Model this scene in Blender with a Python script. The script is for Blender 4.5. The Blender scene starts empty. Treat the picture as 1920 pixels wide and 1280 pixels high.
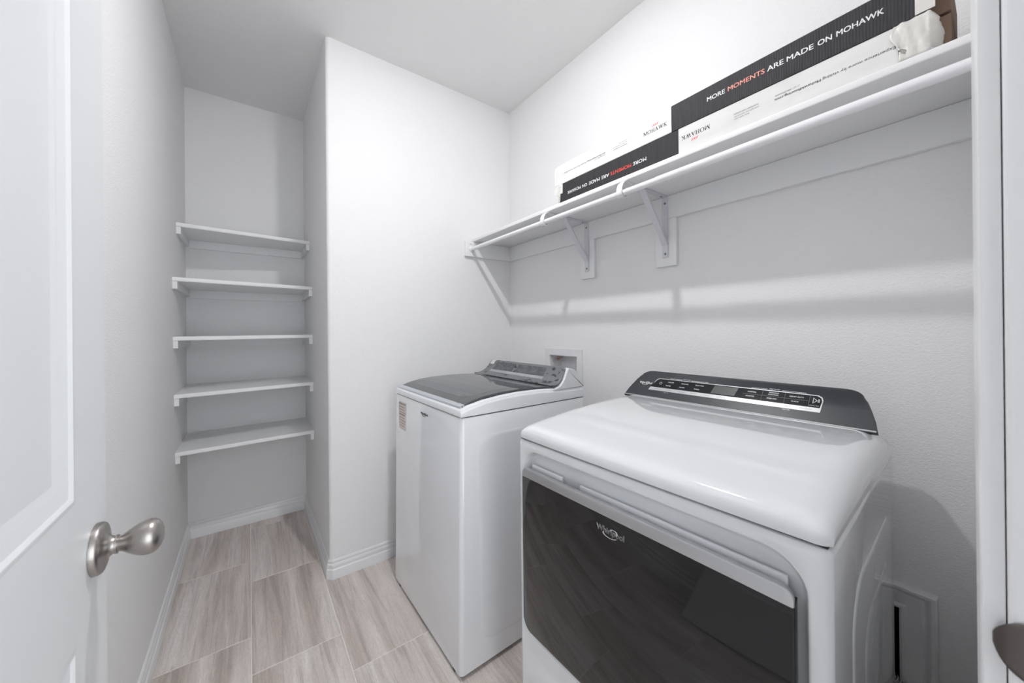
import bpy, bmesh, math, random
from mathutils import Vector, Matrix

# ------------------------------------------------------------------ camera, light, exposure
scene = bpy.context.scene
C = scene.collection
CAM_H = 1.2555

def camera_matrix(yaw, pitch, roll):
    y, p, r = (math.radians(a) for a in (yaw, pitch, roll))
    fw = Vector((math.sin(y) * math.cos(p), math.cos(y) * math.cos(p), math.sin(p)))
    rt = Vector((math.cos(y), -math.sin(y), 0)); up = rt.cross(fw)
    r2 = rt * math.cos(r) + up * math.sin(r); u2 = -rt * math.sin(r) + up * math.cos(r)
    m = Matrix((r2, u2, -fw)).transposed().to_4x4()
    m.translation = (0, 0, CAM_H)
    return m

cd = bpy.data.cameras.new('camera'); cam = bpy.data.objects.new('camera', cd); C.objects.link(cam)
cam.matrix_world = camera_matrix(36.2216, 0.0588, -0.5429)
cd.sensor_width = 36; cd.lens = 673.92 / 1920 * 36
cd.shift_y = -(640 - 616.45) / 1920
cd.clip_start = 0.01; cd.clip_end = 50
cd.dof.use_dof = True; cd.dof.focus_distance = 1.7; cd.dof.aperture_fstop = 6.3
scene.camera = cam

SKY = 2.75             # fill daylight entering by the added hall window
LAMP = 1330.0          # emission of the laundry ceiling light
w = bpy.data.worlds.new('world'); scene.world = w; w.use_nodes = True
w.node_tree.nodes['Background'].inputs[0].default_value = (0.9, 0.95, 1.0, 1)
w.node_tree.nodes['Background'].inputs[1].default_value = SKY
scene.view_settings.view_transform = 'Standard'; scene.view_settings.look = 'None'
scene.view_settings.gamma = 1; scene.view_settings.use_curve_mapping = False
scene.view_settings.exposure = 0.44

# ------------------------------------------------------------------ room measures (metres)
XL, XR = -0.3066, 1.4682
YB, YN, XN = 2.0181, 2.9361, 0.3224
H = 2.752
XJL, XJR = -0.21, 0.558           # door opening

# ------------------------------------------------------------------ helpers
def obj(name, bm, mat, parent=None, smooth=False, angle=None):
    me = bpy.data.meshes.new(name); bmesh.ops.recalc_face_normals(bm, faces=bm.faces[:]); bm.to_mesh(me); bm.free()
    return link(name, me, mat, parent, smooth, angle)

def link(name, me, mat, parent=None, smooth=False, angle=None):
    if mat is not None:
        me.materials.clear(); me.materials.append(mat)
    if smooth or angle:
        for p in me.polygons: p.use_smooth = True
        if angle: me.set_sharp_from_angle(angle=math.radians(angle))
    o = bpy.data.objects.new(name, me); C.objects.link(o)
    if parent is not None: o.parent = parent
    return o

def thing(name, label, cat, loc=(0, 0, 0), rotz=0, group=None):
    o = bpy.data.objects.new(name, None); C.objects.link(o)
    o.empty_display_size = 0.1
    o.location = loc; o.rotation_euler = (0, 0, rotz)
    return tag(o, label, cat, group)

def tag(o, label, cat, group=None):
    o['label'] = label; o['category'] = cat
    if group: o['group'] = group
    return o

def struct(name, bm, mat, label=None, **k):
    o = obj(name, bm, mat, **k); o['kind'] = 'structure'
    o['label'] = label or name.replace('_', ' '); o['category'] = name.split('_')[0]
    return o

def bx(bm, x0, x1, y0, y1, z0, z1, bevel=0, seg=2):
    v = [bm.verts.new((x, y, z)) for x in (x0, x1) for y in (y0, y1) for z in (z0, z1)]
    fs = [bm.faces.new([v[i] for i in q]) for q in ((0, 1, 3, 2), (4, 6, 7, 5), (0, 4, 5, 1), (2, 3, 7, 6), (0, 2, 6, 4), (1, 5, 7, 3))]
    if bevel:
        es = list({e for f in fs for e in f.edges})
        bmesh.ops.bevel(bm, geom=es, offset=bevel, segments=seg, affect='EDGES', profile=0.5)
    return bm

def box(x0, x1, y0, y1, z0, z1, bevel=0, seg=2):
    return bx(bmesh.new(), x0, x1, y0, y1, z0, z1, bevel, seg)

def extrude(poly, axis, a, b, bm=None):
    """poly: 2D points; axis 'x' -> (y,z), 'y' -> (x,z), 'z' -> (x,y)"""
    bm = bm or bmesh.new()
    def P(p, t):
        return {'x': (t, p[0], p[1]), 'y': (p[0], t, p[1]), 'z': (p[0], p[1], t)}[axis]
    A = [bm.verts.new(P(p, a)) for p in poly]; B = [bm.verts.new(P(p, b)) for p in poly]
    n = len(poly)
    for i in range(n): bm.faces.new((A[i], A[(i + 1) % n], B[(i + 1) % n], B[i]))
    bm.faces.new(A); bm.faces.new(B[::-1])
    return bm

def loft(loops, bm=None, cap0=True, cap1=True):
    bm = bm or bmesh.new()
    V = [[bm.verts.new(p) for p in L] for L in loops]; n = len(V[0])
    for A, B in zip(V, V[1:]):
        for i in range(n): bm.faces.new((A[i], A[(i + 1) % n], B[(i + 1) % n], B[i]))
    if cap0: bm.faces.new(V[0])
    if cap1: bm.faces.new(V[-1][::-1])
    return bm

def grid(rows, bm=None):
    bm = bm or bmesh.new()
    V = [[bm.verts.new(p) for p in r] for r in rows]
    for A, B in zip(V, V[1:]):
        for i in range(len(A) - 1): bm.faces.new((A[i], A[i + 1], B[i + 1], B[i]))
    return bm

def rrect(a0, a1, b0, b1, r, n=6):
    """rounded rectangle in 2D, r one radius or four (a1b1, a0b1, a0b0, a1b0)"""
    rs = r if isinstance(r, (tuple, list)) else (r,) * 4
    out = []
    for (ca, cb, sa, sb, t0), q in zip(((a1, b1, -1, -1, 0), (a0, b1, 1, -1, 90), (a0, b0, 1, 1, 180), (a1, b0, -1, 1, 270)), rs):
        for k in range(n + 1):
            t = math.radians(t0 + 90 * k / n)
            out.append((ca + sa * q + q * math.cos(t), cb + sb * q + q * math.sin(t)))
    return out

def tube(path, r, n=12, bm=None, caps=True):
    bm = bm or bmesh.new(); rings = []
    path = [Vector(p) for p in path]; prev = None
    for i, p in enumerate(path):
        d = (path[min(i + 1, len(path) - 1)] - path[max(i - 1, 0)]).normalized()
        if prev is None:
            a = d.cross(Vector((0, 0, 1)) if abs(d.z) < .9 else Vector((1, 0, 0))).normalized()
        else: a = (prev - d * prev.dot(d)).normalized()
        prev = a; b = d.cross(a); rr = r[i] if isinstance(r, (list, tuple)) else r
        rings.append([p + (a * math.cos(2 * math.pi * k / n) + b * math.sin(2 * math.pi * k / n)) * rr for k in range(n)])
    return loft(rings, bm, caps, caps)

def lathe(prof, origin, axis='x', sign=1, n=40, bm=None):
    """prof: (distance along axis, radius)"""
    bm = bm or bmesh.new(); loops = []
    for t, r in prof:
        L = []
        for k in range(n):
            a = 2 * math.pi * k / n; u, v = r * math.cos(a), r * math.sin(a); t2 = t * sign
            q = {'x': (t2, u, v), 'y': (u, t2, v), 'z': (u, v, t2)}[axis]
            L.append(tuple(o + c for o, c in zip(origin, q)))
        loops.append(L)
    return loft(loops, bm)

def sweep_room(pts, prof, i, bm=None, closed=False):
    """skirting along segment i of polyline pts (room on the right hand), mitred against its neighbours"""
    def nrm(j):
        d = (Vector(pts[j + 1]) - Vector(pts[j])).normalized(); return Vector((d.y, -d.x))
    n = nrm(i)
    def miter(j):            # offset vector at vertex j per unit distance
        if j == 0 or j == len(pts) - 1: return n
        m = nrm(j - 1) + nrm(j); return m / (m.dot(nrm(j)))
    A, B = Vector(pts[i]), Vector(pts[i + 1]); ma, mb = miter(i), miter(i + 1)
    la = [(*(A + ma * o), h) for o, h in prof]; lb = [(*(B + mb * o), h) for o, h in prof]
    return loft([la, lb], bm)

# ------------------------------------------------------------------ materials
def mat(name, col, rough=0.5, metal=0.0, spec=0.5, coat=0.0, bump=None, mix=None, trans=0.0, ior=1.45, emit=None):
    """bump=(scale, strength, distance, detail); mix=(colour2, noise scale vector, low, high)"""
    m = bpy.data.materials.new(name); m.use_nodes = True
    nt = m.node_tree; b = nt.nodes['Principled BSDF']; N = nt.nodes.new; L = nt.links.new
    b.inputs['Base Color'].default_value = (*col, 1); b.inputs['Roughness'].default_value = rough
    b.inputs['Metallic'].default_value = metal; b.inputs['Specular IOR Level'].default_value = spec
    b.inputs['Coat Weight'].default_value = coat; b.inputs['Coat Roughness'].default_value = 0.05
    b.inputs['Transmission Weight'].default_value = trans; b.inputs['IOR'].default_value = ior
    if emit:
        b.inputs['Emission Color'].default_value = (*emit[0], 1); b.inputs['Emission Strength'].default_value = emit[1]
    tc = N('ShaderNodeTexCoord')
    if bump:
        nz = N('ShaderNodeTexNoise'); nz.inputs['Scale'].default_value = bump[0]; nz.inputs['Detail'].default_value = bump[3]
        bp = N('ShaderNodeBump'); bp.inputs['Strength'].default_value = bump[1]; bp.inputs['Distance'].default_value = bump[2]
        L(tc.outputs['Object'], nz.inputs['Vector']); L(nz.outputs['Fac'], bp.inputs['Height']); L(bp.outputs['Normal'], b.inputs['Normal'])
    if mix:
        mp = N('ShaderNodeMapping'); mp.inputs['Scale'].default_value = mix[1]
        nz = N('ShaderNodeTexNoise'); nz.inputs['Scale'].default_value = 1; nz.inputs['Detail'].default_value = 5
        mr = N('ShaderNodeMapRange'); mr.inputs['From Min'].default_value = mix[2]; mr.inputs['From Max'].default_value = mix[3]
        mx = N('ShaderNodeMix'); mx.data_type = 'RGBA'
        mx.inputs['A'].default_value = (*col, 1); mx.inputs['B'].default_value = (*mix[0], 1)
        L(tc.outputs['Object'], mp.inputs['Vector']); L(mp.outputs['Vector'], nz.inputs['Vector'])
        L(nz.outputs['Fac'], mr.inputs['Value']); L(mr.outputs['Result'], mx.inputs['Factor']); L(mx.outputs['Result'], b.inputs['Base Color'])
    return m

def wall_material(name, col, scale, strength):
    """painted drywall with a sprayed, knocked down texture"""
    m = mat(name, col, 0.6, spec=0.35); nt = m.node_tree; b = nt.nodes['Principled BSDF']; N = nt.nodes.new; L = nt.links.new
    tc = N('ShaderNodeTexCoord'); mp = N('ShaderNodeMapping'); mp.inputs['Scale'].default_value = (1, 1, 1.7)
    nz = N('ShaderNodeTexNoise'); nz.inputs['Scale'].default_value = scale; nz.inputs['Detail'].default_value = 3; nz.inputs['Distortion'].default_value = 0.8
    rp = N('ShaderNodeMapRange'); rp.interpolation_type = 'SMOOTHSTEP'; rp.inputs['From Min'].default_value = .38; rp.inputs['From Max'].default_value = .62
    bp = N('ShaderNodeBump'); bp.inputs['Strength'].default_value = strength; bp.inputs['Distance'].default_value = .0012
    L(tc.outputs['Object'], mp.inputs['Vector']); L(mp.outputs['Vector'], nz.inputs['Vector'])
    L(nz.outputs['Fac'], rp.inputs['Value']); L(rp.outputs['Result'], bp.inputs['Height']); L(bp.outputs['Normal'], b.inputs['Normal'])
    return m

M = {}
M['wall'] = wall_material('wall_paint', (.900, .897, .900), 120, .38)
M['ceil'] = wall_material('ceiling_paint', (.89, .885, .885), 150, .35)
M['trim'] = mat('trim_paint', (.87, .87, .88), .28)
M['door'] = mat('door_paint', (.82, .83, .84), .33, bump=(60, .03, .001, 3))
M['shelf'] = mat('shelf_paint', (.90, .90, .905), .42)
M['rod'] = mat('rod_enamel', (.89, .89, .91), .22)
M['bracket'] = mat('bracket_enamel', (.74, .74, .78), .38)
M['screw'] = mat('screw_steel', (.25, .25, .25), .35, 1)
M['nickel'] = mat('satin_nickel', (.40, .375, .355), .34, 1, bump=(400, .05, .0004, 2))
M['nickel_dark'] = mat('strike_steel', (.15, .135, .125), .42, 1)
M['grout'] = mat('grout', (.92, .88, .85), .85, bump=(400, .3, .0005, 2))
M['appl'] = mat('appliance_enamel', (.87, .88, .90), .10, coat=1.0)
M['appl_plastic'] = mat('appliance_plastic', (.87, .88, .90), .3)
M['glass_dark'] = mat('dark_door_glass', (.012, .012, .013), .03, spec=.62)
M['chrome'] = mat('brushed_band', (.60, .60, .61), .38, 1)
M['chrome_b'] = mat('bright_chrome', (.72, .73, .75), .12, 1)
M['console'] = mat('console_charcoal', (.045, .048, .055), .36, spec=.5, bump=(900, .05, .0003, 2))
M['console_black'] = mat('console_window', (.010, .012, .016), .12)
M['strip'] = mat('console_strip', (.62, .63, .64), .3, .3)
M['lcd'] = mat('lcd_grey', (.085, .095, .09), .25)
M['ink_white'] = mat('white_print', (.85, .85, .86), .5)
M['ink_black'] = mat('black_print', (.035, .033, .036), .6)
M['ink_grey'] = mat('grey_print', (.22, .22, .23), .6)
M['ink_red'] = mat('red_print', (.80, .085, .06), .55)
M['ink_salmon'] = mat('salmon_print', (.82, .33, .25), .55)
M['rubber'] = mat('black_rubber', (.02, .02, .02), .7)
M['seam'] = mat('seam_shadow_gap', (.03, .03, .033), .6)
M['card'] = mat('white_cardboard', (.82, .815, .80), .75, mix=((.76, .75, .735), (9, 9, 30), .4, .75))
M['card_in'] = mat('brown_cardboard', (.23, .155, .11), .85)
M['tape'] = mat('plastic_tape', (.76, .735, .70), .28, bump=(38, .5, .004, 3))
M['plastic_wh'] = mat('outlet_plastic', (.82, .82, .84), .4)
M['copper'] = mat('copper_wire', (.55, .33, .22), .35, 1)
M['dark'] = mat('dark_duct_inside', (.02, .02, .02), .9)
M['foil'] = mat('aluminium_foil', (.62, .60, .57), .25, 1, bump=(120, .4, .001, 3))
M['sticker'] = mat('beige_sticker', (.80, .735, .69), .6)
M['sticker_ink'] = mat('sticker_print', (.42, .38, .36), .6)
M['film'] = mat('frosted_film', (.22, .228, .24), .33, spec=.5, mix=((.055, .058, .064), (26, 26, 60), .56, .61), bump=(45, .35, .002, 4))
M['film_lt'] = mat('frosted_film_strip', (.46, .47, .49), .35, mix=((.38, .39, .41), (20, 60, 60), .4, .7))
M['film_md'] = mat('frosted_film_window', (.11, .115, .122), .35, mix=((.17, .175, .185), (30, 30, 60), .45, .65))
M['lidglass'] = mat('smoked_lid_glass', (.075, .079, .084), .05, spec=.6)
M['lid_window'] = mat('lid_window', (.105, .11, .117), .04, spec=.6)
M['lid_frame'] = mat('lid_frame', (.022, .023, .026), .25)
M['lid_lip'] = mat('lid_lip_silver', (.66, .69, .73), .28, .8)
M['lamp_trim'] = mat('lamp_trim', (.9, .9, .9), .4)
M['lamp'] = mat('lamp_lens', (1, 1, 1), .5, emit=((.99, .99, 1.0), LAMP))
M['lamp_glow'] = mat('lamp_housing_glow', (.9, .9, .9), .5, emit=((.99, .99, 1.0), LAMP * .022))  # glow added to the lamp housing for more bounce off the ceiling

def card_dark():
    """charcoal printed corrugated board: faint vertical flutes"""
    m = mat('charcoal_cardboard', (.055, .053, .058), .62, spec=.25); nt = m.node_tree; b = nt.nodes['Principled BSDF']; N = nt.nodes.new; L = nt.links.new
    tc = N('ShaderNodeTexCoord'); wv = N('ShaderNodeTexWave'); wv.bands_direction = 'Y'; wv.inputs['Scale'].default_value = 55; wv.inputs['Distortion'].default_value = 1.5; wv.inputs['Detail'].default_value = 2
    nz = N('ShaderNodeTexNoise'); nz.inputs['Scale'].default_value = 30
    mp = N('ShaderNodeMapping'); mp.inputs['Scale'].default_value = (1, 8, .7)
    mx = N('ShaderNodeMix'); mx.data_type = 'RGBA'; mx.inputs['A'].default_value = (.028, .027, .030, 1); mx.inputs['B'].default_value = (.062, .060, .065, 1)
    bp = N('ShaderNodeBump'); bp.inputs['Strength'].default_value = .35; bp.inputs['Distance'].default_value = .001
    L(tc.outputs['Object'], wv.inputs['Vector']); L(tc.outputs['Object'], mp.inputs['Vector']); L(mp.outputs['Vector'], nz.inputs['Vector'])
    L(nz.outputs['Fac'], mx.inputs['Factor']); L(mx.outputs['Result'], b.inputs['Base Color'])
    L(wv.outputs['Fac'], bp.inputs['Height']); L(bp.outputs['Normal'], b.inputs['Normal'])
    return m
M['card_dark'] = card_dark()

def tile_material():
    m = mat('wood_look_tile', (.4, .36, .34), .38); nt = m.node_tree; b = nt.nodes['Principled BSDF']; N = nt.nodes.new; L = nt.links.new
    tc = N('ShaderNodeTexCoord'); oi = N('ShaderNodeObjectInfo')
    sc = N('ShaderNodeVectorMath'); sc.operation = 'SCALE'; sc.inputs[0].default_value = (37, 53, 11)
    L(oi.outputs['Random'], sc.inputs['Scale'])
    ad = N('ShaderNodeVectorMath'); ad.operation = 'ADD'; L(tc.outputs['Object'], ad.inputs[0]); L(sc.outputs['Vector'], ad.inputs[1])
    def noise(scale, detail, dist, rough=.55):
        mp = N('ShaderNodeMapping'); mp.inputs['Scale'].default_value = scale
        n = N('ShaderNodeTexNoise'); n.inputs['Scale'].default_value = 1; n.inputs['Detail'].default_value = detail
        n.inputs['Distortion'].default_value = dist; n.inputs['Roughness'].default_value = rough
        L(ad.outputs['Vector'], mp.inputs['Vector']); L(mp.outputs['Vector'], n.inputs['Vector']); return n
    broad = noise((10, .9, 1), 3, .4); vein = noise((34, 1.7, 1), 6, 1.0, .65); fine = noise((230, 14, 1), 4, .3, .7); speck = noise((300, 90, 1), 2, 0)
    def ramp(n, stops):
        r = N('ShaderNodeValToRGB'); r.color_ramp.elements[0].position = stops[0][0]; r.color_ramp.elements[0].color = (*stops[0][1], 1)
        r.color_ramp.elements[1].position = stops[-1][0]; r.color_ramp.elements[1].color = (*stops[-1][1], 1)
        for p, c in stops[1:-1]: e = r.color_ramp.elements.new(p); e.color = (*c, 1)
        L(n.outputs['Fac'], r.inputs['Fac']); return r
    r1 = ramp(broad, [(.33, (.58, .505, .462)), (.5, (.71, .638, .595)), (.68, (.83, .778, .740))])
    def mul(a, n, lo, hi, f0, f1):
        mr = N('ShaderNodeMapRange'); mr.inputs['From Min'].default_value = f0; mr.inputs['From Max'].default_value = f1; mr.inputs['To Min'].default_value = lo; mr.inputs['To Max'].default_value = hi
        L(n.outputs['Fac'], mr.inputs['Value'])
        v = N('ShaderNodeVectorMath'); v.operation = 'SCALE'; L(a, v.inputs[0]); L(mr.outputs['Result'], v.inputs['Scale']); return v.outputs['Vector']
    c = mul(r1.outputs['Color'], vein, .80, 1.05, .34, .54); c = mul(c, fine, .90, 1.07, .3, .7); c = mul(c, speck, .94, 1.05, .35, .65)
    L(c, b.inputs['Base Color'])
    bp = N('ShaderNodeBump'); bp.inputs['Strength'].default_value = .15; bp.inputs['Distance'].default_value = .0005
    L(fine.outputs['Fac'], bp.inputs['Height']); L(bp.outputs['Normal'], b.inputs['Normal'])
    return m
M['tile'] = tile_material()

# ------------------------------------------------------------------ lettering
def text_mesh(body, bold=0.0, shear=0.0, spacing=1.0, outline=None):
    cu = bpy.data.curves.new('t', 'FONT'); cu.body = body; cu.size = 1; cu.shear = shear
    cu.space_character = spacing; cu.resolution_u = 3
    if outline: cu.fill_mode = 'NONE'; cu.bevel_depth = outline; cu.bevel_resolution = 0
    o = bpy.data.objects.new('t', cu); C.objects.link(o)
    dg = bpy.context.evaluated_depsgraph_get(); dg.update()
    me = bpy.data.meshes.new_from_object(o.evaluated_get(dg)); bpy.data.objects.remove(o); bpy.data.curves.remove(cu)
    if bold and not outline:                                  # heavier strokes: shifted copies of the same outlines
        bm = bmesh.new(); bm.from_mesh(me); base = bm.verts[:] + bm.edges[:] + bm.faces[:]
        for k, (dx, dy) in enumerate(((1, .6), (-1, .6), (1, -.6), (-1, -.6))):
            g = bmesh.ops.duplicate(bm, geom=base)['geom']
            bmesh.ops.translate(bm, vec=(dx * bold, dy * bold, .0012 * (k + 1)), verts=[v for v in g if isinstance(v, bmesh.types.BMVert)])
        bm.to_mesh(me); bm.free()
    return me

def text_on(name, body, origin, X, Y, width, height, mt, parent=None, bold=0.0, shear=0.0, spacing=1.0, mesh=None, outline=None):
    """fit the lettering into width x height with its lower left corner at origin, along unit vectors X and Y"""
    me = mesh or text_mesh(body, bold, shear, spacing, outline)
    nz = Vector(X).cross(Vector(Y)).normalized()
    xs = [v.co.x for v in me.vertices]; ys = [v.co.y for v in me.vertices]
    x0, y0 = min(xs), min(ys); sx = width / (max(xs) - x0); sy = height / (max(ys) - y0) if height else sx
    X, Y, O = Vector(X), Vector(Y), Vector(origin)
    for v in me.vertices: v.co = O + X * ((v.co.x - x0) * sx) + Y * ((v.co.y - y0) * sy) + nz * (v.co.z * sx)
    return link(name, me, mt, parent)

def serif_word(word):
    """upright serif capitals with thick and thin strokes, drawn as polygons"""
    polys = []
    G = {
     'M': (1.22, [[(.02, 0), (.30, 0), (.30, .05), (.19, .06), (.19, .72), (.55, 0), (.60, 0), (.98, .78), (.98, .06), (.86, .05), (.86, 0), (1.20, 0), (1.20, .05), (1.12, .06), (1.12, .94), (1.20, .95), (1.20, 1), (.96, 1), (.62, .30), (.30, 1), (.02, 1), (.02, .95), (.13, .92), (.13, .06), (.02, .05)]]),
     'H': (.98, [[(.02, 0), (.40, 0), (.40, .05), (.29, .06), (.29, .47), (.69, .47), (.69, .06), (.58, .05), (.58, 0), (.96, 0), (.96, .05), (.85, .06), (.85, .94), (.96, .95), (.96, 1), (.58, 1), (.58, .95), (.69, .94), (.69, .53), (.29, .53), (.29, .94), (.40, .95), (.40, 1), (.02, 1), (.02, .95), (.13, .94), (.13, .06), (.02, .05)]]),
     'A': (.96, [[(.0, 0), (.28, 0), (.28, .05), (.18, .06), (.27, .30), (.60, .30), (.69, .06), (.58, .05), (.58, 0), (.96, 0), (.96, .05), (.87, .06), (.52, 1.01), (.46, 1.01), (.11, .06), (.0, .05)], [(.30, .36), (.57, .36), (.435, .74)]]),
     'W': (1.36, [[(.0, 1), (.36, 1), (.36, .95), (.26, .94), (.46, .30), (.64, .80), (.60, .94), (.50, .95), (.50, 1), (.86, 1), (.86, .95), (.76, .94), (.96, .30), (1.15, .94), (1.05, .95), (1.05, 1), (1.34, 1), (1.34, .95), (1.24, .94), (.92, -.01), (.86, -.01), (.68, .55), (.44, -.01), (.38, -.01), (.09, .94), (.0, .95)]]),
     'K': (1.0, [[(.02, 0), (.40, 0), (.40, .05), (.29, .06), (.29, .42), (.36, .50), (.66, .06), (.58, .05), (.58, 0), (1.0, 0), (1.0, .05), (.90, .06), (.47, .60), (.80, .94), (.92, .95), (.92, 1), (.60, 1), (.60, .95), (.70, .94), (.29, .50), (.29, .94), (.40, .95), (.40, 1), (.02, 1), (.02, .95), (.13, .94), (.13, .06), (.02, .05)]]),
    }
    ox = lambda a, rx, ry: (.52 + rx * math.cos(a), .5 + ry * math.sin(a))
    outer = [ox(2 * math.pi * k / 28, .50, .52) for k in range(28)]; inner = [ox(2 * math.pi * k / 28, .33, .46) for k in range(28)]
    bm = bmesh.new(); x = 0
    def fill(loops):
        es = []
        for L in loops:
            vs = [bm.verts.new((x + a, b, 0)) for a, b in L]
            es += [bm.edges.new((vs[i], vs[(i + 1) % len(vs)])) for i in range(len(vs))]
        bmesh.ops.triangle_fill(bm, edges=es, use_beauty=True, use_dissolve=False, normal=(0, 0, 1))
    for ch in word:
        if ch == 'O': fill([outer, inner]); x += 1.06
        else: fill(G[ch][1]); x += G[ch][0]
        x += .03
    me = bpy.data.meshes.new('w'); bm.to_mesh(me); bm.free(); return me

def wave_slashes():
    """three slanted wavy strokes above the flooring maker's name"""
    bm = bmesh.new()
    for k in range(3):
        rows = []
        for i in range(11):
            t = i / 10; cx = k * .62 + t * 1.05 + .12 * math.sin(2 * math.pi * t); wd = .10 * (.35 + math.sin(math.pi * t))
            rows.append([(cx - wd, t, 0), (cx + wd, t, 0)])
        grid(rows, bm)
    me = bpy.data.meshes.new('w'); bm.to_mesh(me); bm.free(); return me

def swoosh():
    """broken ring round the l and p of the appliance maker's name, two crescent strokes"""
    bm = bmesh.new()
    def arc(a0, a1, cx, cy, rx, ry, rot, w0):
        rows = []
        for i in range(25):
            t = i / 24; a = math.radians(a0 + (a1 - a0) * t); wd = w0 * math.sin(math.pi * min(.93, max(.07, t))) + .012
            p = []
            for s in (-1, 1):
                x, y = (rx + s * wd) * math.cos(a), (ry + s * wd) * math.sin(a)
                p.append((cx + x * math.cos(rot) - y * math.sin(rot), cy + x * math.sin(rot) + y * math.cos(rot), 0))
            rows.append(p)
        grid(rows, bm)
    arc(-10, 150, .60, .62, .14, .40, math.radians(-8), .035)
    arc(165, 345, .50, .30, .24, .34, math.radians(-4), .04)
    me = bpy.data.meshes.new('w'); bm.to_mesh(me); bm.free(); return me

def brand(parent, origin, X, Y, width, height, mt, bold=0.02, outline=None, lift=None):
    o = text_on('brand_lettering', 'Whirlpool', origin, X, Y, width, height, mt, parent, bold=bold, outline=outline)
    n = Vector(X).cross(Vector(Y)).normalized()
    s = swoosh()
    for v in s.vertices: v.co = Vector(origin) + n * .0005 + Vector(X) * (v.co.x * width) + Vector(Y) * ((v.co.y - .12) * height * 1.15)
    link('lettering_ring', s, mt, o)
    return o

# ------------------------------------------------------------------ the setting
floor = struct('floor', box(-1.6, 2.2, -1.6, 3.1, -.06, -.0018), M['grout'], 'pale grout bed of the tiled laundry room floor')
TX, TY, GR = .3022, .6054, .0035
tile_shared = {}
def add_tile(x0, x1, y0, y1):
    key = (round(x1 - x0, 4), round(y1 - y0, 4))
    if key not in tile_shared:
        a, b = key[0] / 2, key[1] / 2; e = .0012
        bm = loft([[(-a, -b, -.008), (a, -b, -.008), (a, b, -.008), (-a, b, -.008)], [(-a, -b, -e), (a, -b, -e), (a, b, -e), (-a, b, -e)],
                   [(-a + e, -b + e, 0), (a - e, -b + e, 0), (a - e, b - e, 0), (-a + e, b - e, 0)]])
        me = bpy.data.meshes.new('tile'); bmesh.ops.recalc_face_normals(bm, faces=bm.faces[:]); bm.to_mesh(me); bm.free(); me.materials.append(M['tile']); tile_shared[key] = me
    o = bpy.data.objects.new('tile', tile_shared[key]); C.objects.link(o)
    o.location = ((x0 + x1) / 2, (y0 + y1) / 2, 0); o.parent = floor
for c in range(-5, 7):
    x0 = c * TX + GR / 2; x1 = (c + 1) * TX - GR / 2
    j = 2.4394 - (c + 1) * .2040
    while j > -1.45: j -= TY
    while j < 3.0:
        y0, y1 = j + GR / 2, j + TY - GR / 2
        far = YN + .05 if x0 < XN else YB + .05
        inside = x1 > XL - .05 and x0 < XR + .05
        near = -.02 if not inside else -9
        y0c, y1c = max(y0, -1.45), min(y1, far)
        if inside or y1c < .0:
            if y1c - y0c > .02: add_tile(x0, x1, y0c, y1c)
        else:
            y1c = min(y1c, -.12)
            if y1c - y0c > .02: add_tile(x0, x1, y0c, y1c)
        j += TY

struct('ceiling', box(-1.6, 2.2, -1.6, 3.1, H, H + .1), M['ceil'], 'textured pale grey laundry room ceiling')
struct('wall_left', box(XL - .1, XL, -.0, YN + .1, 0, H), M['wall'], 'textured pale grey wall behind the open door')
struct('wall_nook', box(XL - .1, XN + .1, YN, YN + .1, 0, H), M['wall'], 'shaded end wall of the shelved nook')
rb = .018
corner = [(XN + rb - rb * math.cos(math.radians(a)), YB + rb - rb * math.sin(math.radians(a))) for a in range(0, 91, 15)]
struct('wall_back', extrude(corner + [(XR + .1, YB), (XR + .1, YN), (XN, YN)], 'z', 0, H), M['wall'], 'bright wall between the nook and the hanging shelf', angle=40)

def wall_with_holes(x0, x1, y0, y1, z0, z1, holes):
    bm = bmesh.new(); ys = sorted({y0, y1, *[h[0] for h in holes], *[h[1] for h in holes]}); zs = sorted({z0, z1, *[h[2] for h in holes], *[h[3] for h in holes]})
    for a, b in zip(ys, ys[1:]):
        for c, d in zip(zs, zs[1:]):
            if not any(h[0] <= a and b <= h[1] and h[2] <= c and d <= h[3] for h in holes): bx(bm, x0, x1, a, b, c, d)
    bmesh.ops.remove_doubles(bm, verts=bm.verts[:], dist=1e-5)
    inner = [f for f in bm.faces if sum(1 for e in f.edges for g in e.link_faces if g is not f and set(g.verts) == set(f.verts))]
    bmesh.ops.delete(bm, geom=list(set(inner)), context='FACES_ONLY')
    return bm
HOLE_BOX = (1.394, 1.617, .985, 1.101); HOLE_VENT = (.176, .345, .20, .468)
struct('wall_right', wall_with_holes(XR, XR + .14, 0, YB, 0, H, [HOLE_BOX, HOLE_VENT]), M['wall'], 'textured wall behind the washer and dryer')
# front wall with the door opening, seen only in reflections, and the hall behind it
WT = .115; DH = 2.045
fw = bmesh.new(); bx(fw, -1.6, XJL - .02, -WT, 0, 0, H); bx(fw, XJR + .02, 2.2, -WT, 0, 0, H); bx(fw, XJL - .02, XJR + .02, -WT, 0, DH + .02, H)
struct('wall_front', fw, M['wall'], 'wall with the doorway the room is seen through')
hw = bmesh.new(); bx(hw, -1.7, -1.6, -1.6, 0, 0, H); bx(hw, 2.2, 2.3, -1.6, 0, 0, H)
WX0, WX1, WZ0, WZ1 = -.35, 1.65, .25, 2.45     # unseen hall window, added opposite the doorway to let fill daylight in
bx(hw, -1.6, WX0, -1.6, -1.5, 0, H); bx(hw, WX1, 2.2, -1.6, -1.5, 0, H); bx(hw, WX0, WX1, -1.6, -1.5, 0, WZ0); bx(hw, WX0, WX1, -1.6, -1.5, WZ1, H)
struct('wall_hall', hw, M['wall'], 'plain hall walls outside the doorway')
wf = bmesh.new()
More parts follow.
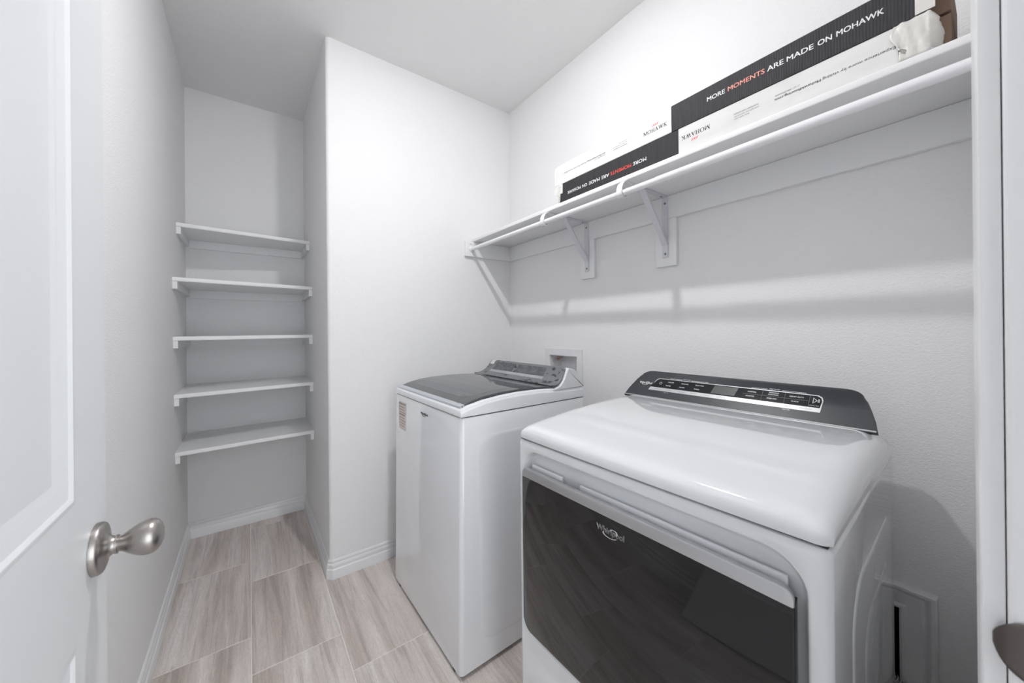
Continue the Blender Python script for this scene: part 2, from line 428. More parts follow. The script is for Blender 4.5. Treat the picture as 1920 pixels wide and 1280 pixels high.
for a_, b_ in ((WX0, WX0 + .05), (WX1 - .05, WX1), ((WX0 + WX1) / 2 - .025, (WX0 + WX1) / 2 + .025)): bx(wf, a_, b_, -1.57, -1.53, WZ0, WZ1)
for a_, b_ in ((WZ0, WZ0 + .05), (WZ1 - .05, WZ1)): bx(wf, WX0 + .05, (WX0 + WX1) / 2 - .025, -1.57, -1.53, a_, b_); bx(wf, (WX0 + WX1) / 2 + .025, WX1 - .05, -1.57, -1.53, a_, b_)
struct('window_fill', wf, M['trim'], 'white frame of the unseen hall window added for fill daylight')
# door lining, stop and casings
jb = bmesh.new()
for xa, xb in ((XJL - .02, XJL), (XJR, XJR + .02)): bx(jb, xa, xb, -WT, -.001, 0, DH, .005, 4)
bx(jb, XJL - .02, XJR + .02, -WT, -.001, DH, DH + .02, .0015)
struct('trim_1', jb, M['trim'], 'white painted door lining with rounded edge')
st = bmesh.new()
bx(st, XJL, XJL + .011, -.075, -.038, 0, DH, .002); bx(st, XJR - .011, XJR, -.075, -.038, 0, DH, .002); bx(st, XJL, XJR, -.075, -.038, DH - .011, DH, .002)
struct('trim_2', st, M['trim'], 'white door stop on the lining')
cas = [(0, 0), (0, .0125), (.004, .0145), (.010, .0150), (.022, .0152), (.028, .0165), (.040, .0170), (.050, .0178), (.056, .0170), (.057, .010), (.057, 0)]
def casing(x_in, sgn, y, ysgn, z1):
    return extrude([(x_in + sgn * a, y + ysgn * b) for a, b in cas], 'z', 0, z1)
struct('trim_3', casing(XJR + .006, 1, 0, 1, DH + .06), M['trim'], 'white profiled casing of the doorway beside the strike plate', angle=35)
struct('trim_4', casing(XJL - .006, -1, 0, 1, DH + .06), M['trim'], 'white profiled casing on the hinge side of the doorway', angle=35)
struct('trim_5', extrude([(0 + b, DH + .006 + a) for a, b in cas], 'x', XJL - .063, XJR + .063), M['trim'], 'white profiled casing over the doorway', angle=35)
# skirting
BB = [(0, 0), (.0145, 0), (.0145, .043), (.0135, .0465), (.0098, .050), (.0092, .053), (.0105, .060), (.0108, .067), (.0085, .074), (.0062, .077), (.0078, .0805), (.0078, .088), (.0055, .0925), (.003, .094), (0, .094)]
cpt = .016
peri = [(XJL - .065, 0), (XL, 0), (XL, YN), (XN, YN), (XN, YB + cpt), (XN + cpt, YB), (XR, YB), (XR, 0), (XJR + .065, 0)]
for i, (nm, lb) in enumerate([('baseboard_front_left', 'short white baseboard behind the door hinge'), ('baseboard_left', 'white moulded baseboard along the wall behind the knob'), ('baseboard_nook', 'white moulded baseboard at the end of the nook'), ('baseboard_nook_side', 'white moulded baseboard on the shaded side of the nook'), (None, None), ('baseboard_back', 'white moulded baseboard beside the washer'), ('baseboard_right', 'white moulded baseboard behind the appliances'), ('baseboard_front', 'white moulded baseboard beside the doorway')]):
    if nm is None: continue
    bm = sweep_room(peri, BB, i)
    if nm == 'baseboard_back': sweep_room(peri, BB, 4, bm)
    struct(nm, bm, M['trim'], lb, angle=30)

# ------------------------------------------------------------------ ceiling lights
def disc_light(loc, label, m, drop=.075, r=.026, rv=.012):
    t = thing('ceiling_light', label, 'light', loc)
    obj('canopy', lathe([(0, .075), (-.008, .075), (-.018, .066), (-.024, .045), (-.026, .001)], (0, 0, 0), 'z', 1, 40), M['lamp_trim'], t, angle=40)
    obj('housing', lathe([(-.024, .044), (-drop, .044), (-drop - .002, .0415), (-drop + .004, .0405), (-drop + .006, .001)], (0, 0, 0), 'z', 1, 40), M['lamp_glow'], t, angle=40)
    n = 6
    obj('lens', lathe([(-drop - .0005 - rv * math.sin(.5 * math.pi * k / n), max(.0008, r * math.cos(.5 * math.pi * k / n))) for k in range(n + 1)], (0, 0, 0), 'z', 1, 16), m, t, smooth=True)
    return t
disc_light((.52, .93, H), 'small round drum ceiling light over the washer and dryer', M['lamp'])

# ------------------------------------------------------------------ nook shelves
# front edge y on the left / right wall, top height, what tells it apart
NS = [(2.575, 2.650, 1.838, 'topmost and shallowest white shelf in the nook'), (2.440, 2.545, 1.533, 'second white nook shelf from the top, just above eye level'),
      (2.446, 2.550, 1.234, 'middle white nook shelf seen edge on'), (2.464, 2.528, .941, 'second white nook shelf from the floor'), (2.482, 2.520, .6435, 'lowest white shelf in the nook')]
for yl, yr, zt, lab in NS:
    t = thing('nook_shelf', lab, 'shelf', (0, YN, zt - .02), 0, 'fixed shelves in the nook')
    e = .0003
    bm = extrude([(XL + e, yl - YN), (XN - e, yr - YN), (XN - e, -e), (XL + e, -e)], 'z', .0, .02)
    bmesh.ops.bevel(bm, geom=[ed for ed in bm.edges if abs(ed.verts[0].co.y - (yl - YN)) < .11 and abs(ed.verts[1].co.y - (yr - YN)) < .11 and abs(ed.verts[0].co.z - ed.verts[1].co.z) < 1e-4 and abs(ed.verts[0].co.x - ed.verts[1].co.x) > .3], offset=.003, segments=2, affect='EDGES')
    obj('shelf_board', bm, M['shelf'], t, angle=40)
    ck = .019; cz = -.0385
    obj('side_cleat', box(XL + e, XL + ck, yl - YN + .006, -e, cz, -.0004, .001), M['shelf'], t)
    obj('side_cleat', box(XN - ck, XN - e, yr - YN + .006, -e, cz, -.0004, .001), M['shelf'], t)
    obj('back_cleat', box(XL + ck, XN - ck, -ck, -e, cz - .012, -.0004, .001), M['shelf'], t)

# ------------------------------------------------------------------ hanging shelf on the right wall
SX, SZ = 1.163, 1.8185
hs = thing('hanging_shelf', 'long white wall shelf carrying two flooring boxes', 'shelf', (XR, 1.0, SZ))
obj('shelf_board', box(SX - XR, -.0003, .0165 - 1, YB - .0003 - 1, 0, .019, .003, 3), M['shelf'], hs, angle=40)
obj('wall_cleat', box(-.019, -.0003, .0165 - 1, YB - 1 - .0003, -.0965, -.0004, .0012), M['shelf'], hs)
obj('end_cleat', box(1.107 - XR, -.0195, YB - 1 - .019, YB - 1 - .0003, -.0965, -.0004, .0012), M['shelf'], hs)
for dx in (.035, .043): obj('nail_head', lathe([(0, .0022), (.0006, .002)], (1.107 - XR + dx, YB - 1 - .0192, -.018), 'y', -1, 10), M['screw'], hs)
RX, RZ, RR = 1.150, 1.7685, .0118
rod = thing('closet_rod', 'white tubular closet rod under the front of the wall shelf', 'rod', (RX, 1.0, RZ))
obj('tube', tube([(0, .0165 - 1, 0), (0, YB - .0195 - 1, 0)], RR, 24), M['rod'], rod, smooth=False, angle=40)
obj('sleeve', tube([(0, .0166 - 1, 0), (0, .708 - 1, 0)], RR + .0011, 24), M['rod'], rod, angle=40)
obj('end_cup', lathe([(0, .019), (.003, .019), (.004, .0165), (.011, .0155), (.012, .0125)], (0, YB - .0195 - 1, 0), 'y', -1, 28), M['rod'], rod, angle=40)

def bracket(yc, lab):
    t = thing('shelf_bracket', lab, 'bracket', (XR, yc, SZ), 0, 'brackets under the wall shelf')
    bw = .0125
    obj('backing_board', box(-.0178, -.0003, -.047, .047, -.298, -.0968, .0012), M['shelf'], t)
    xo = -.0192
    obj('wall_leg', box(xo - .004, xo, -bw, bw, -.262, -.001, .0012), M['bracket'], t)
    obj('shelf_leg', box(-.20, xo - .004, -bw, bw, -.0042, -.0004, .001), M['bracket'], t)
    # diagonal brace, a folded channel running up to the rod
    a, b = Vector((xo - .003, 0, -.208)), Vector((-.186, 0, -.0055)); d = (b - a).normalized(); n = Vector((d.z, 0, -d.x))
    bm = bmesh.new()
    loopA = [(a + n * o + Vector((0, y, 0))) for y, o in ((-bw, .008), (-bw, -.002), (bw, -.002), (bw, .008), (bw - .003, .008), (bw - .003, .001), (-bw + .003, .001), (-bw + .003, .008))]
    loft([loopA, [p + (b - a) for p in loopA]], bm); obj('brace', bm, M['bracket'], t)
    # hook under the rod
    rc = RR + .0042
    path = [Vector((RX - XR + math.cos(q) * rc, 0, RZ - SZ + math.sin(q) * rc)) for q in [math.radians(v) for v in range(150, 371, 17)]]
    hk = [Vector((-.20, 0, -.0023)), Vector((RX - XR + .018, 0, -.0023)), Vector((RX - XR + .006, 0, -.006)), Vector((RX - XR - .005, 0, -.016)), Vector((RX - XR - .0115, 0, -.030))] + path
    bm = bmesh.new(); prev = None; rows = []
    for i, p in enumerate(hk):
        q = (hk[min(i + 1, len(hk) - 1)] - hk[max(i - 1, 0)]).normalized(); m = Vector((q.z, 0, -q.x)) * .0016
        rows.append([p + m + Vector((0, -bw, 0)), p + m + Vector((0, bw, 0)), p - m + Vector((0, bw, 0)), p - m + Vector((0, -bw, 0))])
    loft(rows, bm); obj('rod_hook', bm, M['rod'], t, angle=50)
    for sx, sz in ((xo - .004, -.030), (xo - .004, -.246)):
        obj('screw', lathe([(0, .005), (.0012, .0048), (.0025, .002)], (sx, -.001, sz), 'x', -1, 14), M['screw'], t)
    obj('screw', lathe([(0, .0045), (.0012, .0042), (.002, .002)], (xo - .03, 0, -.0042), 'z', -1, 14), M['screw'], t)
bracket(1.300, 'white metal shelf bracket on a wall board, nearer the room corner')
bracket(.855, 'white metal shelf bracket on a wall board, nearer the doorway')

# ------------------------------------------------------------------ flooring boxes
ST = SZ + .019 + .0003
TXD = (0, -1, 0); TXU = (0, 1, 0); UP = (0, 0, 1); DN = (0, 0, -1)
def carton(name, lab, x0, x1, y0, y1, z0, z1, split, dark_low):
    """split: y where the charcoal print meets the white print; dark_low: charcoal on the low y side"""
    t = thing(name, lab, 'box', ((x0 + x1) / 2, (y0 + y1) / 2, z0), 0, 'long flooring boxes on the wall shelf')
    cx, cy = (x0 + x1) / 2, (y0 + y1) / 2; hx = (x1 - x0) / 2; h = z1 - z0
    def seg(nm, a, b, m): return obj(nm, box(-hx, hx, a - cy, b - cy, 0, h, .0012), m, t)
    if dark_low: seg('charcoal_half', y0, split, M['card_dark']); seg('white_half', split, y1, M['card'])
    else: seg('white_half', y0, split, M['card']); seg('charcoal_half', split, y1, M['card_dark'])
    return t, (lambda y, z, off=.0004: (-hx - off, y - cy, z - z0))
Z1, Z2 = 1.9235, 2.012
lo, PL = carton('flooring_box', 'lower long flooring box with upside down lettering, resting on the shelf', 1.172, 1.40, .088, 1.2185, ST, Z1, .6415, False)
up, PU = carton('flooring_box', 'upper long flooring box with upright lettering, lying on another box', 1.170, 1.40, .091, 1.246, Z1 + .0003, Z2, .6645, True)
# upright lettering on the upper box: charcoal half
def line_words(P, parent, words, y_start, y_end, z, h, Xd, Yd, sgn):
    for wd, a, b, m in words:
        text_on('lettering', wd, P(a, z), Xd, Yd, abs(b - a), h, m, parent, bold=.018)
words = [('MORE', .546, .493, M['ink_white']), ('MOMENTS', .485, .389, M['ink_salmon']), ('ARE', .383, .345, M['ink_white']), ('MADE', .338, .281, M['ink_white']), ('ON', .273, .245, M['ink_white']), ('MOHAWK', .237, .1545, M['ink_white'])]
line_words(PU, up, words, 0, 0, 1.9655, .0135, TXD, UP, 1)
wl = [('MORE', .7625, .8185, M['ink_white']), ('MOMENTS', .826, .923, M['ink_red']), ('ARE', .930, .969, M['ink_white']), ('MADE', .978, 1.036, M['ink_white']), ('ON', 1.046, 1.074, M['ink_white']), ('MOHAWK', 1.082, 1.164, M['ink_white'])]
line_words(PL, lo, wl, 0, 0, 1.8795, .0135, TXU, DN, -1)
def mohawk(P, parent, y, z, Xd, Yd, s):
    text_on('maker_lettering', '', P(y, z), Xd, Yd, .093, .0135, M['ink_black'], parent, mesh=serif_word('MOHAWK'))
    text_on('maker_emblem', '', P(y - s * .034, z + s * .0185), Xd, Yd, .029, .0105, M['ink_red'], parent, mesh=wave_slashes())
mohawk(PU, up, .7725, 1.9545, TXD, UP, 1)
mohawk(PL, lo, .5385, 1.8935, TXU, DN, -1)
def small_print(P, parent, y, z, Xd, Yd, s, body, wd, h, m='ink_grey', bold=0.0):
    text_on('small_print', body, P(y, z), Xd, Yd, wd, h, M[m], parent, bold=bold)
small_print(PU, up, 1.181, 1.9635, TXD, UP, 1, 'Experience more by visiting', .132, .0075)
small_print(PU, up, 1.044, 1.9635, TXD, UP, 1, 'Mohawkflooring.com', .098, .0075, 'ink_black', .01)
small_print(PU, up, 1.003, 1.9575, TXD, UP, 1, 'or call 1-800-2MOHAWK', .057, .0042)
small_print(PU, up, .880, 1.9730, TXD, UP, 1, 'Scan with your', .040, .0056)
small_print(PU, up, .909, 1.9655, TXD, UP, 1, 'smartphone camera for', .067, .0056)
small_print(PU, up, .907, 1.9582, TXD, UP, 1, 'installation instructions', .065, .0056)
small_print(PL, lo, .1375, 1.8835, TXU, DN, -1, 'Experience more by visiting', .127, .0085, 'ink_black')
small_print(PL, lo, .268, 1.8835, TXU, DN, -1, 'Mohawkflooring.com', .0985, .0085, 'ink_black', .012)
small_print(PL, lo, .311, 1.8908, TXU, DN, -1, 'or call 1-800-2MOHAWK', .055, .0042)
small_print(PL, lo, .429, 1.8770, TXU, DN, -1, 'Scan with your', .041, .0056)
small_print(PL, lo, .404, 1.8840, TXU, DN, -1, 'smartphone camera for', .066, .0056)
small_print(PL, lo, .406, 1.8910, TXU, DN, -1, 'installation instructions', .064, .0056)
# wrinkled clear tape wrapped round the near end of the lower box and its far end
def tape(parent, cyc, x0, x1, ya, yb, h, seed, name='tape_wrap'):
    rnd = random.Random(seed); bm = bmesh.new(); hx = (x1 - x0) / 2; rows = []
    n, k = 26, 12
    ph = [rnd.uniform(0, 6.28) for _ in range(8)]
    for i in range(n + 1):
        s = i / n; r = []
        for j in range(k + 1):
            z = h * j / k
            f = .0016 * math.sin(9 * s * math.pi + ph[0] + 5 * z / h) + .0012 * math.sin(17 * s + 8 * z / h + ph[1]) + .001 * rnd.uniform(-1, 1)
            if s < .62:
                t = s / .62; y = ya + (yb - ya) * t; x = -hx - .0035 + f
                if t < .12: y += (.006 * math.sin(7 * z / h + ph[2]) - (.010 if j < 4 else 0)) * (1 if yb < ya else -1)
            else:
                t = (s - .62) / .38; y = yb + f * 2 + (-.014 if yb < ya else .012) * math.sin(math.pi * min(1, t * 1.6)) ; x = -hx + .0 + .14 * t
            r.append((x, y - cyc, z + .0005))
        rows.append(r)
    grid(rows, bm); o = obj(name, bm, M['tape'], parent, smooth=True)
    md = o.modifiers.new('thickness', 'SOLIDIFY'); md.thickness = .0008
    return o
tape(lo, (.088 + 1.2185) / 2, 1.172, 1.40, .140, .086, Z1 - ST - .001, 4)
tape(lo, (.088 + 1.2185) / 2, 1.172, 1.40, 1.205, 1.2205, Z1 - ST - .001, 9, 'end_tape')
obj('torn_flap', box(-.1165, -.1145, 1.193 - .65325, 1.249 - .65325, .042, Z1 - ST - .001, .0006), M['card'], lo)
obj('end_flap', box(-.078, .112, .0605 - .65325, .0875 - .65325, .002, Z1 - ST - .004, .001), M['card_in'], lo)
obj('end_flap', box(-.078, .112, .0605 - .6685, .0905 - .6685, .002, Z2 - Z1 - .004, .001), M['card_in'], up)
obj('near_tape', box(-.1158, -.1148, .0795 - .6685, .108 - .6685, .003, .0805, .0004), M['tape'], up)

# ------------------------------------------------------------------ washer supply box and dryer vent box in the wall
sb = thing('outlet_box', 'white plastic washer supply box recessed in the wall', 'outlet box', (XR, (HOLE_BOX[0] + HOLE_BOX[1]) / 2, .985))
cy = (HOLE_BOX[0] + HOLE_BOX[1]) / 2; hy = (HOLE_BOX[1] - HOLE_BOX[0]) / 2; hz = HOLE_BOX[3] - .985
bm = bmesh.new(); fr = .039
bx(bm, -.006, -.0002, -hy - fr, hy + fr, hz - .001, hz + fr, .001); bx(bm, -.006, -.0002, -hy - fr, hy + fr, -fr, .001, .001)
bx(bm, -.006, -.0002, -hy - fr, -hy + .001, 0, hz, .001); bx(bm, -.006, -.0002, hy - .001, hy + fr, 0, hz, .001)
obj('face_frame', bm, M['plastic_wh'], sb)
bm = bmesh.new(); e = .0006
bx(bm, .084, .087, -hy + e, hy - e, e, hz - e); bx(bm, -.002, .084, -hy + e, -hy + .003, e, hz - e); bx(bm, -.002, .084, hy - .003, hy - e, e, hz - e)
bx(bm, -.002, .084, -hy + .003, hy - .003, hz - .003, hz - e); bx(bm, -.002, .084, -hy + .003, hy - .003, e, .003)
obj('tray', bm, M['plastic_wh'], sb)
rnd = random.Random(3)
for k in range(4):
    a = Vector((.03, hy - .05, hz - .004)); p = [a + Vector((rnd.uniform(-.02, .03), rnd.uniform(-.022, .022) + .01 * (i - 2), -i * .006 + rnd.uniform(-.004, .004))) for i in range(6)]
    obj('wire_strand', tube(p, .0011, 6), M['copper'], sb, smooth=True)
vb = thing('vent_box', 'white moulded frame around the dryer vent opening low on the wall', 'vent', (XR, 0, 0))
y0, y1, z0, z1 = HOLE_VENT
VF = [(0, 0), (0, .009), (.005, .012), (.011, .012), (.014, .0085), (.020, .0095), (.036, .0125), (.043, .0135), (.047, .0105), (.051, .0125), (.055, .019), (.060, .0235), (.067, .0245), (.0705, .0225), (.0705, 0)]
bm = bmesh.new()
loops = []
for (ya, za, sy, sz) in ((y0, z0, -1, -1), (y1, z0, 1, -1), (y1, z1, 1, 1), (y0, z1, -1, 1)):
    loops.append([(-.0003 - o, ya + sy * w_, za + sz * w_) for w_, o in VF])
loft(loops + [loops[0]], bm, False, False)
bmesh.ops.remove_doubles(bm, verts=bm.verts[:], dist=1e-6); obj('frame', bm, M['trim'], vb, angle=30)
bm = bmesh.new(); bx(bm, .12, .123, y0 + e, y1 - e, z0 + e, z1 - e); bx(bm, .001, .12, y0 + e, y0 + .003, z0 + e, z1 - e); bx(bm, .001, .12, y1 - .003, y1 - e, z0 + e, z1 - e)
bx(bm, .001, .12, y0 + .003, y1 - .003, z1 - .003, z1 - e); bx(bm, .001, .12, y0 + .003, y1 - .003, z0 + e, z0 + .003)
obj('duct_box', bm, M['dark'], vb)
dpath, rad = [], []
pts = [(1.56, .262, .300), (1.48, .262, .300), (1.432, .246, .298), (1.4085, .205, .288), (1.4075, .172, .250), (1.4080, .160, .18), (1.408, .165, .05)]
NP = 200
for i in range(NP + 1):
    s = i / NP * (len(pts) - 1); k = min(int(s), len(pts) - 2); f = s - k; f = f * f * (3 - 2 * f) if 0 else f
    dpath.append(Vector(pts[k]).lerp(Vector(pts[k + 1]), f)); rad.append(.0325 + .0030 * math.sin(i * 2 * math.pi / 5))
for _ in range(6): dpath = [dpath[0]] + [(dpath[i - 1] + dpath[i] * 2 + dpath[i + 1]) / 4 for i in range(1, NP)] + [dpath[-1]]
dd = obj('dryer_duct', tube(dpath, rad, 24), M['foil'], smooth=True); tag(dd, 'corrugated aluminium duct behind the dryer at the vent frame', 'duct')

# ------------------------------------------------------------------ door, knob and strike plate
DX1, DX0, DY0, DY1 = -.170, -.205, .012, .775
door = bpy.data.objects.new('door_1', None); C.objects.link(door); door.location = (DX0, DY0, .008); door['kind'] = 'structure'
door['label'] = 'white two panel door standing open along the wall'; door['category'] = 'door'
def D(bm): bmesh.ops.translate(bm, vec=(-DX0, -DY0, -.008), verts=bm.verts[:]); return bm
PY0, PY1 = DY0 + .115, .660; PZ = [(.235, .880), (1.050, 1.905)]; DT = 2.035
bm = bmesh.new(); bx(bm, DX0, DX1, DY0, PY0, .008, DT); bx(bm, DX0, DX1, PY1, DY1, .008, DT)
for za, zb in ((.008, PZ[0][0]), (PZ[0][1], PZ[1][0]), (PZ[1][1], DT)): bx(bm, DX0, DX1, PY0, PY1, za, zb)
obj('stiles_and_rails', D(bm), M['door'], door)
MP = [(0, .0), (.002, .0006), (.006, .0009), (.009, -.0006), (.011, -.0030), (.020, -.0042), (.026, -.0048), (.0285, -.0062), (.033, -.0075), (.036, -.0075)]
for za, zb in PZ:
    obj('panel', D(box(DX0 + .006, DX1 - .0075, PY0 + .001, PY1 - .001, za + .001, zb - .001)), M['door'], door)
    loops = [[(DX1 + o, yy + sy * w_, zz + sz * w_) for w_, o in MP] for yy, zz, sy, sz in ((PY0, za, 1, 1), (PY1, za, -1, 1), (PY1, zb, -1, -1), (PY0, zb, 1, -1))]
    bm = bmesh.new(); loft(loops + [loops[0]], bm, False, False); bmesh.ops.remove_doubles(bm, verts=bm.verts[:], dist=1e-6)
    obj('panel_moulding', D(bm), M['door'], door, angle=25)
KY, KZ = .729, .9625
kb = D(lathe([(0, .0335), (.0050, .0335), (.0078, .0318), (.0090, .0285), (.0094, .0240), (.0104, .0190), (.0130, .0142), (.0165, .0118), (.0188, .0112), (.0190, .0124), (.0212, .0124), (.0214, .0100), (.0240, .0102), (.0275, .0122), (.0320, .0155), (.0370, .0188), (.0425, .0216), (.0480, .0233), (.0530, .0238), (.0575, .0228), (.0615, .0202), (.0647, .0158), (.0668, .0098), (.0676, .0010)], (DX1 + .0003, KY, KZ), 'x', 1, 56))
knob = obj('knob', kb, M['nickel'], door, angle=45); knob['label'] = 'satin nickel egg shaped knob'
kb = D(lathe([(0, .0335), (.0075, .0315), (.0092, .0245), (.0165, .0125), (.0228, .0112), (.0335, .0150), (.0500, .0235), (.0610, .0200), (.0683, .0010)], (DX0 - .0003, KY, KZ), 'x', -1, 32)); obj('knob', kb, M['nickel'], door, smooth=True)
obj('latch_plate', D(box(DX0 + .006, DX1 - .006, DY1, DY1 + .0012, KZ - .0285, KZ + .0285, .0005)), M['nickel'], door)
for hz_ in (.25, 1.02, 1.80):
    obj('hinge', D(tube([(DX0 - .004, DY0 - .005, hz_ - .045), (DX0 - .004, DY0 - .005, hz_ + .045)], .005, 12)), M['nickel'], door)
# strike plate: flat plate on the lining with a curved lip past its edge
sp = thing('strike_plate', 'dark metal strike plate with rounded lip on the door lining', 'strike plate', (XJR, -.02, KZ))
pl = rrect(-.045, .020, -.0285, .0285, (.001, .004, .004, .001), 5)
bm = bmesh.new(); bmesh.ops.create_grid(bm, x_segments=1, y_segments=1, size=.001); bm.free()
prof = [(-.045, 0), (-.01, 0), (0, 0), (.006, 0), (.012, 0), (.0155, .0003), (.0185, .0009), (.0210, .0020), (.0232, .0034), (.0250, .0052), (.0261, .0068), (.0268, .0082)]
rows = []
for yy, xx in prof:
    k = max(0, (yy + .006) / .0328); hgt = .0285 * math.sqrt(max(0.02, 1 - k ** 2.4)) if k > 0 else .0285
    rows.append([(-.0013 + xx, yy, -hgt + 2 * hgt * j / 10) for j in range(11)])
o = obj('plate', grid(rows), M['nickel_dark'], sp, smooth=True); md = o.modifiers.new('thickness', 'SOLIDIFY'); md.thickness = .0012; md.offset = 1
for s in (-.02, .02): obj('screw', lathe([(0, .0042), (.0006, .004)], (-.0015, -.012, s), 'x', -1, 14), M['screw'], sp)

# ------------------------------------------------------------------ washer
def rot2(x, y, a): return (x * math.cos(a) - y * math.sin(a), x * math.sin(a) + y * math.cos(a))
WA = math.radians(1.0)
wash = thing('washing_machine', 'white top loading washer with smoked glass lid, in the room corner', 'washer', (.597, 1.145, 0), WA)
WW, WD = .676, .668
# local x = depth from the front, local y = across, z up; the front leans back a little towards the top
def wl_(d, z): return d + .013 * min(z, .94) / .94
CB = .014
r = .016
loops = []
for z, ins in ((CB, .004), (CB + .004, 0), (.932, 0), (.9365, .002)):
    L = rrect(0 + ins, WD - ins, ins, WW - ins, r, 5); loops.append([(wl_(a, z) if a < WD / 2 else a, b, z) for a, b in L])
obj('cabinet', loft(loops), M['appl'], wash, angle=35)
obj('seam_gap', box(.018, WD - .006, .005, WW - .005, .9366, .9405), M['seam'], wash)
for a, b in ((.06, .06), (.06, WW - .06), (WD - .06, .06), (WD - .06, WW - .06)):
    obj('foot', lathe([(0, .02), (.006, .022), (.0145, .018)], (a - .035 if a < .1 else a, b, .0), 'z', 1, 16), M['rubber'], wash)
# white top frame: side profile swept across
TOPP = [(.012, .9405), (.0125, .960), (.016, .9655), (.024, .969), (.045, .976), (.115, .9895), (.20, .998), (.29, 1.001), (.40, .999), (.47, .994), (.52, .990), (.655, .9885), (.668, .9405)]
def top_section(y, dz):
    return [(d + (0 if 0 < i < len(TOPP) - 1 else 0), y, (z + dz if 0 < i < len(TOPP) - 1 else z)) for i, (d, z) in enumerate(TOPP)]
loops = [top_section(.0045, -.009), top_section(.001, -.012) , top_section(.0, -.016)][::-1] + [top_section(.006, -.0035), top_section(.012, -.0005), top_section(.02, 0)]
loops += [[(a, WW - b, c) for a, b, c in L] for L in loops[::-1]]
obj('top_frame', loft(loops), M['appl_plastic'], wash, angle=40)
# smoked glass lid
LY0, LY1 = .024, WW - .022
LIDP = [(.030, .9765), (.075, .991), (.13, 1.0015), (.20, 1.0075), (.29, 1.0095), (.38, 1.008), (.468, 1.003)]
loops = []
for y, ins in ((LY0, .003), (LY0 + .003, 0), (LY1 - .003, 0), (LY1, .003)):
    loops.append([(d, y, z - ins) for d, z in LIDP] + [(d, y, z - .0105 + ins * .5) for d, z in LIDP[::-1]])
lid = obj('lid', loft(loops), M['lidglass'], wash, angle=40); lid['label'] = 'smoked glass lid'
def lid_z(d):
    for (a, za), (b, zb) in zip(LIDP, LIDP[1:]):
        if a <= d <= b: return za + (zb - za) * (d - a) / (b - a)
    return LIDP[-1][1]
loops = [[(d, y, z - .0092) for d, z in LIDP] + [(d, y, z - .0205) for d, z in LIDP[::-1]] for y in (LY0 - .001, LY1 + .001)]
obj('lid_rim', loft(loops), M['lid_frame'], lid, angle=40)
bm = bmesh.new(); loft([[(a, y, b) for a, b in [(.024, .9665), (.020, .9705), (.0195, .975), (.023, .9785), (.040, .9805), (.040, .9795), (.034, .966)]] for y in (LY0 - .002, LY0 + .002, LY1 - .002, LY1 + .002)], bm)
hd = obj('lid_handle_strip', bm, M['lid_lip'], lid, angle=40)
obj('strip_end_hole', lathe([(0, .0022), (.0006, .002)], (.030, LY0 - .0021, .9735), 'y', -1, 10), M['seam'], hd)
# rounded window in the lid, an even and slightly paler colour
rows = []
for i in range(17):
    d = .075 + .345 * i / 16; e_ = min(d - .075, .42 - d); q = .05 * (1 - math.sqrt(max(0, 1 - (1 - min(1, e_ / .05)) ** 2)))
    rows.append([(d, .075 + q + (.535 - 2 * q) * j / 8, lid_z(d) + .0003) for j in range(9)])
obj('lid_window', grid(rows), M['lid_window'], lid, smooth=True)
# console hump: white body, film covered control panel
CON = [(.474, 1.0035), (.500, 1.0045), (.520, 1.0125), (.538, 1.028), (.552, 1.050), (.563, 1.0725), (.566, 1.078)]
side = [(.470, .9895), (.486, .9925), (.512, 1.0005), (.533, 1.020), (.549, 1.049), (.560, 1.0735), (.566, 1.0785), (.598, 1.071), (.618, 1.060), (.642, 1.022), (.658, .988), (.664, .9885)]
loops = []
for y, k in ((.001, .965), (.005, .99), (.012, 1.0), (.05, 1.0), (WW - .088, 1.0), (WW - .064, .74), (WW - .044, .42), (WW - .022, .10)):
    loops.append([(d, y, .9886 + (z - .9886) * k) for d, z in side])
obj('console_body', loft(loops), M['appl_plastic'], wash, angle=40)
def con_pt(t, off=0.0):
    s = t * (len(CON) - 1); k = min(int(s), len(CON) - 2); f = s - k
    a, b = Vector((CON[k][0], 0, CON[k][1])), Vector((CON[k + 1][0], 0, CON[k + 1][1])); d = (b - a).normalized(); n = Vector((-d.z, 0, d.x))
    return a.lerp(b, f) + n * off
def con_w(t, side_):      # panel edge, rounded towards the top
    k = max(0, (t - .78) / .22); rr = .02 * (1 - math.sqrt(max(0, 1 - k * k)))
    return (.014 + rr) if side_ == 0 else (WW - .010 - .060 * t - rr)
def con_patch(name, t0, t1, f0, f1, off, m, parent, nt=10, nw=16):
    rows = []
    for i in range(nt + 1):
        t = t0 + (t1 - t0) * i / nt; p = con_pt(t, off); a, b = con_w(t, 0), con_w(t, 1)
        rows.append([(p.x, a + (b - a) * (f0 + (f1 - f0) * j / nw), p.z) for j in range(nw + 1)])
    return obj(name, grid(rows), m, parent, smooth=True)
cp = con_patch('control_panel', 0, 1, 0, 1, .005, M['film'], wash, 24, 24); cp['label'] = 'control panel under frosted protective film'
md = cp.modifiers.new('thickness', 'SOLIDIFY'); md.thickness = .0045; md.offset = -1
con_patch('display_window', .50, .80, .20, .56, .0057, M['film_md'], cp)
con_patch('display_window', .50, .80, .60, .885, .0057, M['film_md'], cp)
con_patch('button_strip', .36, .475, .19, .90, .0057, M['film_lt'], cp)
con_patch('paper_label', .70, .965, .925, .985, .0060, M['card'], cp, 6, 4)
